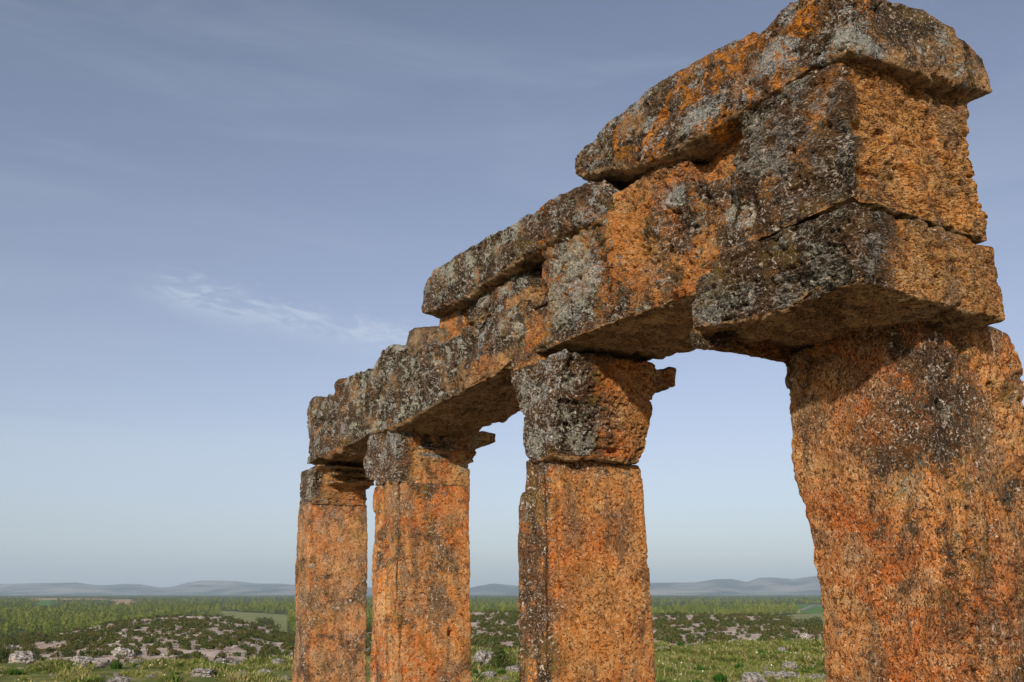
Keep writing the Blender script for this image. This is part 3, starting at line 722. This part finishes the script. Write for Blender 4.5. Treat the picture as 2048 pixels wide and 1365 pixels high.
def scatter(name, temps, pos, scl, mat, r, zs=None):
    """one mesh holding many copies of the templates (for what nobody could count)"""
    VV, FF, TT = [], [], []; off = 0
    pick = r.integers(0, len(temps), len(pos))
    for t, (tv, tf) in enumerate(temps):
        m_ = pick == t
        if not m_.any(): continue
        p = pos[m_]; s = scl[m_]; z_s = s if zs is None else zs[m_]
        an = r.uniform(0, 2 * math.pi, len(p)); ca, sa = np.cos(an), np.sin(an)
        x = tv[None, :, 0] * ca[:, None] - tv[None, :, 1] * sa[:, None]; y = tv[None, :, 0] * sa[:, None] + tv[None, :, 1] * ca[:, None]
        Vn = np.stack([x * s[:, None] + p[:, 0:1], y * s[:, None] + p[:, 1:2], tv[None, :, 2] * z_s[:, None] + p[:, 2:3]], -1)
        FF.append((tf[None] + (np.arange(len(p)) * len(tv))[:, None, None]).reshape(-1, 3) + off)
        TT.append(np.repeat(r.uniform(0, 1, len(p)), len(tv)))
        VV.append(Vn.reshape(-1, 3)); off += Vn.shape[0] * Vn.shape[1]
    me = mesh_np(name, np.concatenate(VV), np.concatenate(FF), mat, smooth=False)
    a_ = me.attributes.new('tone', 'FLOAT', 'POINT'); a_.data.foreach_set('value', np.concatenate(TT).astype(np.float32))
    return me

# ---- pine wood on the far plain (reads as one mass) --------------------------
r = np.random.default_rng(3)
pts = []
for lo, hi, n in ((290, 420, 2000), (420, 650, 4600), (650, 1000, 5200), (1000, 1700, 5000), (1700, 3200, 4000)):
    px = r.uniform(-330, 2380, n); dp = np.sqrt(r.uniform(lo ** 2, hi ** 2, n)); pts.append(np.stack([px, dp], 1))
pts = np.concatenate(pts); px, dp = pts[:, 0], pts[:, 1]
crd = interp_px(px, CRD); fsel = np.zeros(len(px), bool)
for f in in_field(px, dp): fsel |= f
clear = ((px > 425) & (px < 585) & (dp < 400)) | ((px > 1540) & (px < 2100) & (dp < 560)) | fsel
clear |= (px > 215) & (px < 285) & (dp > 1000) & (dp < 1400) | (px > 65) & (px < 120) & (dp > 850) & (dp < 1200)
den = vnoise(np.stack([px * .02, dp * .012, 0 * px], 1), 1.0, 6)
keep = (dp > crd + 25) & ~clear & (den > -0.55)
px, dp = px[keep], dp[keep]
x, y = polar(px, dp); z = height(x, y)
hgt = r.uniform(3.0, 6.2, len(px)) * (0.75 + 0.25 * smooth01(dp, 350, 700))
me = scatter('pine_wood', [pine_template(64, np.random.default_rng(50 + k), 0.075) for k in range(7)], np.stack([x, y, z - .1], 1), hgt * 1.05, m_pine, r, hgt)
tag(link('pine_wood', me), 'far-off green pine wood covering the plain below the blue hills', 'wood', kind='stuff')

# ---- shrubs on the pale slope ------------------------------------------------
r = np.random.default_rng(11)
N = 9000
px = r.uniform(-280, 2300, N); u_ = r.uniform(0, 1, N)
crd = interp_px(px, CRD)
dp = 75 * (crd * 1.06 / 75) ** (u_ ** 0.85)
q = np.stack([px * .018, dp * .05, 0 * px], 1)
dens = vnoise(q, 1.0, 21) + 0.6 * vnoise(q, 2.3, 22) + 0.55 * smooth01(dp / crd, 0.4, 0.95) + 0.25 * (px > 900) 
keep = (dens + 0.8 * r.uniform(-1, 1, N)) > -0.16
px, dp = px[keep], dp[keep]
x, y = polar(px, dp); z = height(x, y)
rad = r.uniform(0.5, 1.25, len(px)) * (0.85 + 0.35 * smooth01(dp, 90, 300))
hh = rad * r.uniform(0.75, 1.15, len(px))
vis = (px > 2) & (px < 582) | (px > 948) & (px < 1028) | (px > 1312) & (px < 1632) | (px > 740) & (px < 742)
size_px = rad / dp * vis
order = np.argsort(-size_px); top = order[:290]; rest = np.setdiff1d(np.arange(len(px)), top)
tb = [bush_template(420, np.random.default_rng(80 + k), 7, 0.085) for k in range(8)]
sm = []
for tv, tf in tb:
    sm.append(mesh_np('shrub', tv, tf, m_shrub, smooth=False))
for k, id_ in enumerate(top):
    s = sm[k % 8]
    o = link('shrub', s, None, (x[id_], y[id_], z[id_] - 0.05))
    o.scale = (rad[id_], rad[id_], hh[id_]); o.rotation_euler = (0, 0, r.uniform(0, 6.28))
    tag(o, 'low dark green shrub on the pale stony slope beyond the piers', 'shrub', 'shrubs scattered over the stony slope')
me = scatter('shrubland', [bush_template(130, np.random.default_rng(90 + k), 5, 0.15) for k in range(6)], np.stack([x, y, z - .05], 1)[rest], rad[rest], m_shrub, r, hh[rest])
tag(link('shrubland', me), 'dense low scrub thinning out over the far stony slope', 'scrub', kind='stuff')

# ---- limestone ---------------------------------------------------------------
ml = bpy.data.materials.new('limestone'); ml.use_nodes = True
g = NT(ml.node_tree); P = g.n('ShaderNodeTexCoord').outputs['Object']
k1 = g.noise(P, 2.5, 6, 0.7); k2 = g.noise(P, 9, 6, 0.7)
c = g.mix(g.step(k2, 0.42, 0.58), (0.09, 0.075, 0.062), (0.44, 0.39, 0.34))
c = g.mix(g.step(k1, 0.55, 0.66, 0, 0.4), c, (0.34, 0.22, 0.15))
bs = g.n('ShaderNodeBsdfPrincipled'); g.set(bs.inputs['Base Color'], c); bs.inputs['Roughness'].default_value = 0.95
bp = g.n('ShaderNodeBump'); bp.inputs['Strength'].default_value = 1; bp.inputs['Distance'].default_value = 0.06; g.set(bp.inputs['Height'], k2); g.set(bs.inputs['Normal'], bp.outputs[0])
g.set(g.n('ShaderNodeOutputMaterial').inputs[0], bs.outputs[0])
rocks = []
for k in range(7):
    bm = bmesh.new(); bmesh.ops.create_icosphere(bm, subdivisions=5, radius=0.5)
    me = bpy.data.meshes.new('rock'); bm.to_mesh(me); bm.free()
    n = len(me.vertices); A = np.empty(n * 3, np.float32); me.vertices.foreach_get('co', A); A = A.reshape(-1, 3).astype(float)
    Q = A + k * 7.7
    nr = A / np.linalg.norm(A, axis=1)[:, None]
    for _ in range(7):                                   # flat broken faces
        ax_ = rng.normal(size=3); ax_ /= np.linalg.norm(ax_); lim = rng.uniform(.26, .42)
        pr = A @ ax_; A = A - np.outer(np.clip(pr - lim, 0, None), ax_)
    A = A + nr * (0.16 * fbm(Q, 2.2, 4, k) + 0.06 * fbm(Q, 9, 2, k + 3))[:, None]
    A[:, 2] = A[:, 2] * 0.75
    me.vertices.foreach_set('co', A.astype(np.float32).ravel()); me.polygons.foreach_set('use_smooth', np.ones(len(me.polygons), bool)); me.update()
    me.materials.append(ml); rocks.append(me)
# px, py of the foot, width in px, height ratio
ROCKS = [(45, 1329, 46, .7), (165, 1325, 30, .6), (240, 1324, 40, .85), (85, 1330, 20, .5), (205, 1328, 30, .35), (160, 1336, 24, .35), (198, 1336, 20, .35), (40, 1341, 18, .4),
         (108, 1353, 16, .5), (405, 1353, 38, .5), (480, 1356, 32, .5), (528, 1350, 24, .6), (303, 1357, 16, .5), (240, 1368, 44, .35), (570, 1361, 14, .9), (14, 1302, 24, .8), (275, 1331, 36, .4), (470, 1330, 26, .45), (440, 1326, 22, .5), (555, 1331, 30, .5),
         (963, 1332, 36, .9), (984, 1322, 24, .9), (1026, 1346, 26, .8), (980, 1356, 30, .5), (948, 1322, 16, .8), (1010, 1360, 20, .4),
         (1612, 1282, 22, .8), (1565, 1309, 22, .7), (1583, 1341, 26, .8), (1331, 1301, 28, .4), (1443, 1309, 12, .6), (1456, 1308, 10, .7), (1428, 1306, 8, .6), (1480, 1311, 10, .5), (1336, 1315, 12, .5),
         (1505, 1372, 46, .7), (1540, 1364, 34, .8), (1572, 1368, 50, .6), (1622, 1364, 60, .3), (1480, 1376, 30, .5), (1500, 1288, 22, .6), (1470, 1288, 26, .4), (1484, 1284, 14, .6), (1535, 1333, 10, .5), (1545, 1336, 10, .5), (1382, 1357, 12, .6), (1518, 1345, 10, .6),
         (1620, 1322, 14, .8), (1600, 1290, 14, .4), (1630, 1300, 18, .3), (1585, 1312, 10, .5), (1390, 1292, 16, .4)]
named = {0: 'large rough grey boulder at the far left edge of the meadow', 2: 'rounded grey boulder at the left meadow edge with bare earth behind it',
         9: 'low pale rock alone in the grass nearest the left pier', 20: 'jagged grey rock between the middle and nearest slender piers',
         26: 'upright grey rock at the meadow edge beside the broad corner pier', 27: 'pointed grey rock in the grass right of the round green tussock',
         28: 'dark pitted rock in the grass left of the broad corner pier', 29: 'flat white rock beside the nearest slender pier', 37: 'widest rock of the outcrop at the bottom edge of the photo'}
for k, (px_, py_, w_, hr) in enumerate(ROCKS):
    p = ground_pt(px_, min(py_, 1500)); dist = float((p - CAM) @ HEAD)
    s = w_ * dist / FH * 1.15
    o = link('limestone_rock', rocks[k % 7], None, (p[0], p[1], p[2] + s * hr * 0.22))
    o.scale = (s, s, s * hr * 1.25); o.rotation_euler = (0, 0, rng.uniform(0, 6.28))
    tag(o, named.get(k, 'weathered grey limestone rock lying in the green meadow'), 'rock', 'rocks lying in the meadow')
r = np.random.default_rng(21)
cnt = 0
while cnt < 120:
    px_ = r.choice([r.uniform(0, 580), r.uniform(945, 1030), r.uniform(1312, 1640), r.uniform(-200, 2200)]); t = r.uniform(0, 1)
    dr = interp_px(px_, EDGE); p = ground_pt(px_, HOR_Y + dr + t ** 1.3 * (185 - dr) + 1)
    s = r.uniform(0.05, 0.16)
    o = link('limestone_rock', rocks[cnt % 7], None, (p[0], p[1], p[2] + s * .1)); o.scale = (s, s, s * .8); o.rotation_euler = (0, 0, r.uniform(0, 6.28))
    tag(o, 'fist-sized pale stone scattered in the green meadow', 'stone', 'small pale stones in the meadow'); cnt += 1
# bare rocks on the slope
for k in range(110):
    px_ = r.choice([r.uniform(0, 580), r.uniform(0, 580), r.uniform(1312, 1640)]); dpk = r.uniform(90, 210)
    xx, yy = polar(px_, dpk); zz = float(height([xx], [yy])[0]); s = r.uniform(0.5, 1.5)
    o = link('limestone_rock', rocks[k % 7], None, (xx, yy, zz + .05)); o.scale = (s, s, s * .5); o.rotation_euler = (0, 0, r.uniform(0, 6.28))
    tag(o, 'pale boulder among the shrubs on the stony slope', 'rock', 'boulders among the shrubs')

# ---- grass -------------------------------------------------------------------
def tuft_template(n, r, lean=0.5, wdt=0.03):
    VV = []
    for _ in range(n):
        a = r.uniform(0, 6.28); ln = r.uniform(.1, lean); h = r.uniform(.5, 1.0); b = r.uniform(0, .18)
        d = np.array([math.cos(a), math.sin(a)]); s = np.array([-d[1], d[0]]) * wdt * .5
        p0 = d * b; p1 = p0 + d * ln * .35; p2 = p0 + d * ln
        VV += [[*(p0 - s), 0], [*(p0 + s), 0], [*(p1 + s), h * .6], [*(p1 - s), h * .6], [*p2, h]]
    F = []
    for k in range(n):
        o = k * 5; F += [[o, o + 1, o + 2], [o, o + 2, o + 3], [o + 3, o + 2, o + 4]]
    return np.array(VV), np.array(F)
r = np.random.default_rng(31)
N = 42000
px = np.where(r.uniform(0, 1, N) < .7, r.uniform(-60, 2100, N), r.uniform(1300, 1660, N)); u_ = r.uniform(0, 1, N)
de = 1.65 * FH / interp_px(px, EDGE)
dp = 11 + (de * 1.02 - 11) * u_ ** .8
q = np.stack([px * dp * .0009, dp * .55, 0 * px], 1)
dn_ = vnoise(q, 1, 44) + .5 * vnoise(q, 2.4, 45)
keep = dn_ > -0.25
px, dp, dn_ = px[keep], dp[keep], dn_[keep]
x, y = polar(px, dp); z = height(x, y)
hh = r.uniform(.05, .13, len(px)) * (0.8 + 1.1 * smooth01(dn_, 0, .8)) 
me = scatter('meadow_grass', [tuft_template(8, np.random.default_rng(60 + k), .9, .09) for k in range(8)], np.stack([x, y, z - .01], 1), hh * 1.5, m_grass, r, hh)
tag(link('meadow_grass', me), 'short green and straw meadow grass between the piers and the slope', 'grass', kind='stuff')
mf = bpy.data.materials.new('petals'); mf.use_nodes = True; mf.node_tree.nodes['Principled BSDF'].inputs['Base Color'].default_value = (0.75, 0.72, 0.55, 1)
N2 = 420; sel = r.choice(len(px), N2); Vf, Ff = tris(np.stack([x[sel] + r.uniform(-.2, .2, N2), y[sel] + r.uniform(-.2, .2, N2), z[sel] + hh[sel] * 1.05 + .01], 1), 0.015, r)
tag(link('wildflowers', mesh_np('wildflowers', Vf, Ff, mf, smooth=False)), 'tiny cream wildflowers dotted through the meadow grass', 'flowers', kind='stuff')
# sparser grass round the feet of the ruin and behind the camera
N = 6000
a_ = r.uniform(0, 6.28, N); d2 = np.sqrt(r.uniform(0.8, 14 ** 2, N)); x = d2 * np.cos(a_); y = d2 * np.sin(a_); z = height(x, y); hh = r.uniform(.05, .14, N)
me = scatter('near_grass', [tuft_template(7, np.random.default_rng(70 + k), .9, .05) for k in range(6)], np.stack([x, y, z - .01], 1), hh * 1.5, m_grass, r, hh)
tag(link('near_grass', me), 'short grass around the feet of the piers', 'grass', kind='stuff')
# tussocks and leafy plants one can tell apart
TUS = [(1524, 1317, 40, .75, 'round dark green tussock, largest in the right-hand meadow'), (232, 1338, 50, .55, 'dark green tussock below the rounded grey boulder at left'), (270, 1335, 26, .6, None), (298, 1334, 20, .7, None), (390, 1333, 26, .7, 'dark green tussock in the middle of the left meadow edge'),
       (30, 1350, 50, .4, None), (130, 1350, 40, .4, None), (190, 1364, 50, .35, None), (155, 1368, 30, .5, None), (420, 1345, 40, .3, None), (540, 1360, 50, .4, None), (500, 1368, 60, .3, None), (350, 1350, 34, .35, None),
       (1362, 1292, 30, .5, None), (1420, 1290, 30, .4, None), (1520, 1286, 34, .45, None), (1570, 1283, 30, .4, None), (1400, 1345, 46, .5, None), (1480, 1338, 40, .5, None), (1440, 1365, 60, .5, None), (1340, 1350, 50, .5, None), (1620, 1345, 40, .5, None), (1345, 1330, 40, .4, None), (1560, 1330, 34, .4, None), (1390, 1372, 50, .5, None), (1590, 1370, 50, .3, None),
       (960, 1362, 40, .6, None), (1005, 1350, 40, .5, None), (950, 1345, 20, .5, None)]
tt = [tuft_template(170, np.random.default_rng(100 + k), .75, .035) for k in range(4)]
tm = []
for tv, tf in tt:
    rr_ = np.random.default_rng(5); tv = tv.copy(); tv[:, 0:2] *= 1.0
    # spread several crowns over the unit disc
    VV = np.concatenate([tv * [.6, .6, h_] + [ox, oy, 0] for ox, oy, h_ in ((0, 0, 1), (.35, .1, .8), (-.3, .2, .85), (.05, -.35, .75), (-.2, -.25, .7))])
    FF = np.concatenate([tf + k * len(tv) for k in range(5)])
    tm.append(mesh_np('tussock', VV, FF, m_tuft, smooth=False))
for k, (px_, py_, w_, hr, lab) in enumerate(TUS):
    p = ground_pt(px_, py_); dist = float((p - CAM) @ HEAD); s = w_ * dist / FH / 2 * .85
    o = link('tussock', tm[k % 4], None, (p[0], p[1], p[2] - .02)); o.scale = (s, s, 2 * s * hr * .9); o.rotation_euler = (0, 0, k * 1.7)
    tag(o, lab or 'leafy green tussock growing in the meadow', 'plant', 'green tussocks in the meadow')
# reddish scrub at the plateau edge
EDG = [(6, 1325, 40, 1.2, 'reddish brown bush at the far left edge of the meadow'), (1002, 1338, 52, .85, 'brownish bush between the middle and nearest slender piers'), (185, 1322, 40, .8, 'olive bush standing behind the left meadow rocks'), (135, 1318, 34, .7, 'small olive bush right of the large rough boulder')]
for k, (px_, py_, w_, hr, lab) in enumerate(EDG):
    p = ground_pt(px_, py_); dist = float((p - CAM) @ HEAD); s = w_ * dist / FH / 2
    tv, tf = bush_template(1500, np.random.default_rng(200 + k), 9, 0.05)
    o = link('bush', mesh_np('bush', tv, tf, m_shrub, smooth=False), None, tuple(p)); o.scale = (s, s, s * 2 * hr)
    tag(o, lab, 'bush')
# lone trees in the pale fields
LT = [(478, 420, 4.0), (485, 445, 3.6), (476, 395, 3.0), (525, 400, 4.5), (538, 410, 5.0), (548, 398, 4.2), (1560, 420, 3.0), (1612, 420, 4.8), (1622, 430, 4.6), (1632, 420, 5.0), (1520, 395, 4.5)]
tree_crowns = [bush_template(900, np.random.default_rng(300 + k), 9, 0.07) for k in range(3)]
cm = [mesh_np('crown', tv * [.55, .55, .85] + [0, 0, .18], tf, m_shrub, smooth=False) for tv, tf in tree_crowns]
tk = bmesh.new(); bmesh.ops.create_cone(tk, segments=8, radius1=.045, radius2=.02, depth=.6, cap_ends=True, matrix=Matrix.Translation((0, 0, .28)))
tkm = bpy.data.meshes.new('trunk'); tk.to_mesh(tkm); tk.free(); tkm.materials.append(m_bark)
for k, (px_, dd, h_) in enumerate(LT):
    xx, yy = polar(px_, dd); zz = float(height([xx], [yy])[0])
    t = bpy.data.objects.new('tree', None); COL.objects.link(t); t.location = (xx, yy, zz - .1); t.scale = (h_, h_, h_); t.rotation_euler = (0, 0, k)
    tag(t, 'small round dark tree in the pale %s field below the wood' % ('left-hand' if px_ < 900 else 'right-hand'), 'tree', 'lone trees in the %s field' % ('left-hand' if px_ < 900 else 'right-hand'))
    link('crown', cm[k % 3], t); link('trunk', tkm, t)
# dry-stone wall along the far green field
wp = [(1594, 760), (1604, 860), (1614, 960), (1626, 1060), (1645, 1160), (1690, 1260)]
bm = bmesh.new(); prev = None; rings = []
for (px_, dd) in wp:
    xx, yy = polar(px_, dd); zz = float(height([xx], [yy])[0])
    rings.append([(xx - 1, yy - 1, zz - .3), (xx + 1, yy + 1, zz - .3), (xx + .8, yy + .8, zz + 1.6), (xx - .8, yy - .8, zz + 1.6)])
loft(bm, rings); bmesh.ops.recalc_face_normals(bm, faces=bm.faces)
me = bpy.data.meshes.new('field_wall'); bm.to_mesh(me); bm.free(); me.materials.append(ml)
tag(link('field_wall', me), 'pale stone field wall along the far green field at right', 'wall')

# ---- hills -------------------------------------------------------------------
SKY = [(-900, 1168), (-500, 1172), (-200, 1167), (0, 1170), (80, 1168), (150, 1167), (170, 1170), (200, 1173), (250, 1170), (280, 1171), (320, 1177), (345, 1175), (372, 1168), (400, 1165), (470, 1165), (520, 1169), (560, 1170), (600, 1173), (700, 1176), (850, 1181), (940, 1182), (965, 1175), (985, 1171), (1010, 1173), (1050, 1176), (1200, 1172), (1300, 1168), (1350, 1167), (1390, 1167), (1430, 1161), (1465, 1160), (1495, 1166), (1520, 1158), (1545, 1157), (1590, 1160), (1625, 1155), (1700, 1150), (1900, 1156), (2300, 1165), (2900, 1170)]
npx = 900; ppx = np.linspace(-900, 2900, npx); dps = np.linspace(7200, 13500, 46)
PX, DP = np.meshgrid(ppx, dps)
hx, hy = polar(PX.ravel(), DP.ravel())
Pn = np.stack([hx, hy, 0 * hx], 1) / 1000
peak = 10500 + 900 * vnoise(np.stack([PX.ravel() * .003, 0 * hx, 0 * hx], 1), 1, 5)
top_h = (HOR_Y - interp_px(PX.ravel(), SKY) + 0.5) * peak / FH
t = DP.ravel()
prof = np.where(t < peak, smooth01(t, 7200, peak) * 1.0, 1 - 0.7 * smooth01(t, peak, 13500))
gul = fbm(Pn, (1.3, 1.3, 1), 5, 12)
hz = EYE + top_h * prof + gul * 40 * smooth01(t, 7200, 8200) * (1 - smooth01(np.abs(t - peak), 900, 200) * 0) * np.clip(np.abs(t - peak) / 1800, 0.05, 1) - 12 * (t < 7300)
hz = np.where(t > 13300, -30, hz)
i, j = np.meshgrid(np.arange(45), np.arange(npx - 1), indexing='ij'); a = i * npx + j
F = np.stack([a, a + 1, a + npx + 1, a + npx], -1).reshape(-1, 4)
mh = bpy.data.materials.new('hill_scrub'); mh.use_nodes = True
g = NT(mh.node_tree); P = g.n('ShaderNodeNewGeometry').outputs['Position']
hn = g.noise(g.mapv(P, (1, 1, 3)), 0.0022, 7, 0.62); hn2 = g.noise(P, 0.0007, 4, 0.6)
c = g.mix(g.step(hn, 0.42, 0.6), (0.035, 0.05, 0.05), (0.22, 0.20, 0.17))
c = g.mix(g.step(hn2, 0.54, 0.64, 0, 0.7), c, (0.38, 0.33, 0.27))
qx, qy = polar(1333, 9900); qp = (float(qx), float(qy), 95.0)
dq = g.vmath('DIVIDE', g.vmath('SUBTRACT', P, qp), (150.0, 150.0, 40.0))
ln = g.n('ShaderNodeVectorMath', operation='LENGTH'); g.set(ln.inputs[0], dq)
c = g.mix(g.step(g.math('ADD', ln.outputs['Value'], hn), 1.45, 1.25), c, (0.75, 0.52, 0.42))
bs = g.n('ShaderNodeBsdfDiffuse'); g.set(bs.inputs[0], c); g.set(g.n('ShaderNodeOutputMaterial').inputs[0], bs.outputs[0])
tag(link('hills', mesh_np('hills', np.stack([hx, hy, hz], 1), F, mh)), kind='structure')

# ---- the air -----------------------------------------------------------------
HAZE = 9e-5
bm = bmesh.new(); S = 17000
loft(bm, [[(-S, -S, z), (S, -S, z), (S, S, z), (-S, S, z)] for z in (-45, 420)]); bmesh.ops.recalc_face_normals(bm, faces=bm.faces)
me = bpy.data.meshes.new('haze'); bm.to_mesh(me); bm.free()
mz = bpy.data.materials.new('haze'); mz.use_nodes = True; mz.node_tree.nodes.clear()
vol = mz.node_tree.nodes.new('ShaderNodeVolumePrincipled'); vol.inputs['Density'].default_value = HAZE; vol.inputs['Color'].default_value = (0.70, 0.86, 1.0, 1); vol.inputs['Anisotropy'].default_value = 0.0
ou = mz.node_tree.nodes.new('ShaderNodeOutputMaterial'); mz.node_tree.links.new(vol.outputs[0], ou.inputs['Volume'])
me.materials.append(mz)
tag(link('haze', me), 'thin bluish haze over the whole plain', 'haze', kind='stuff')
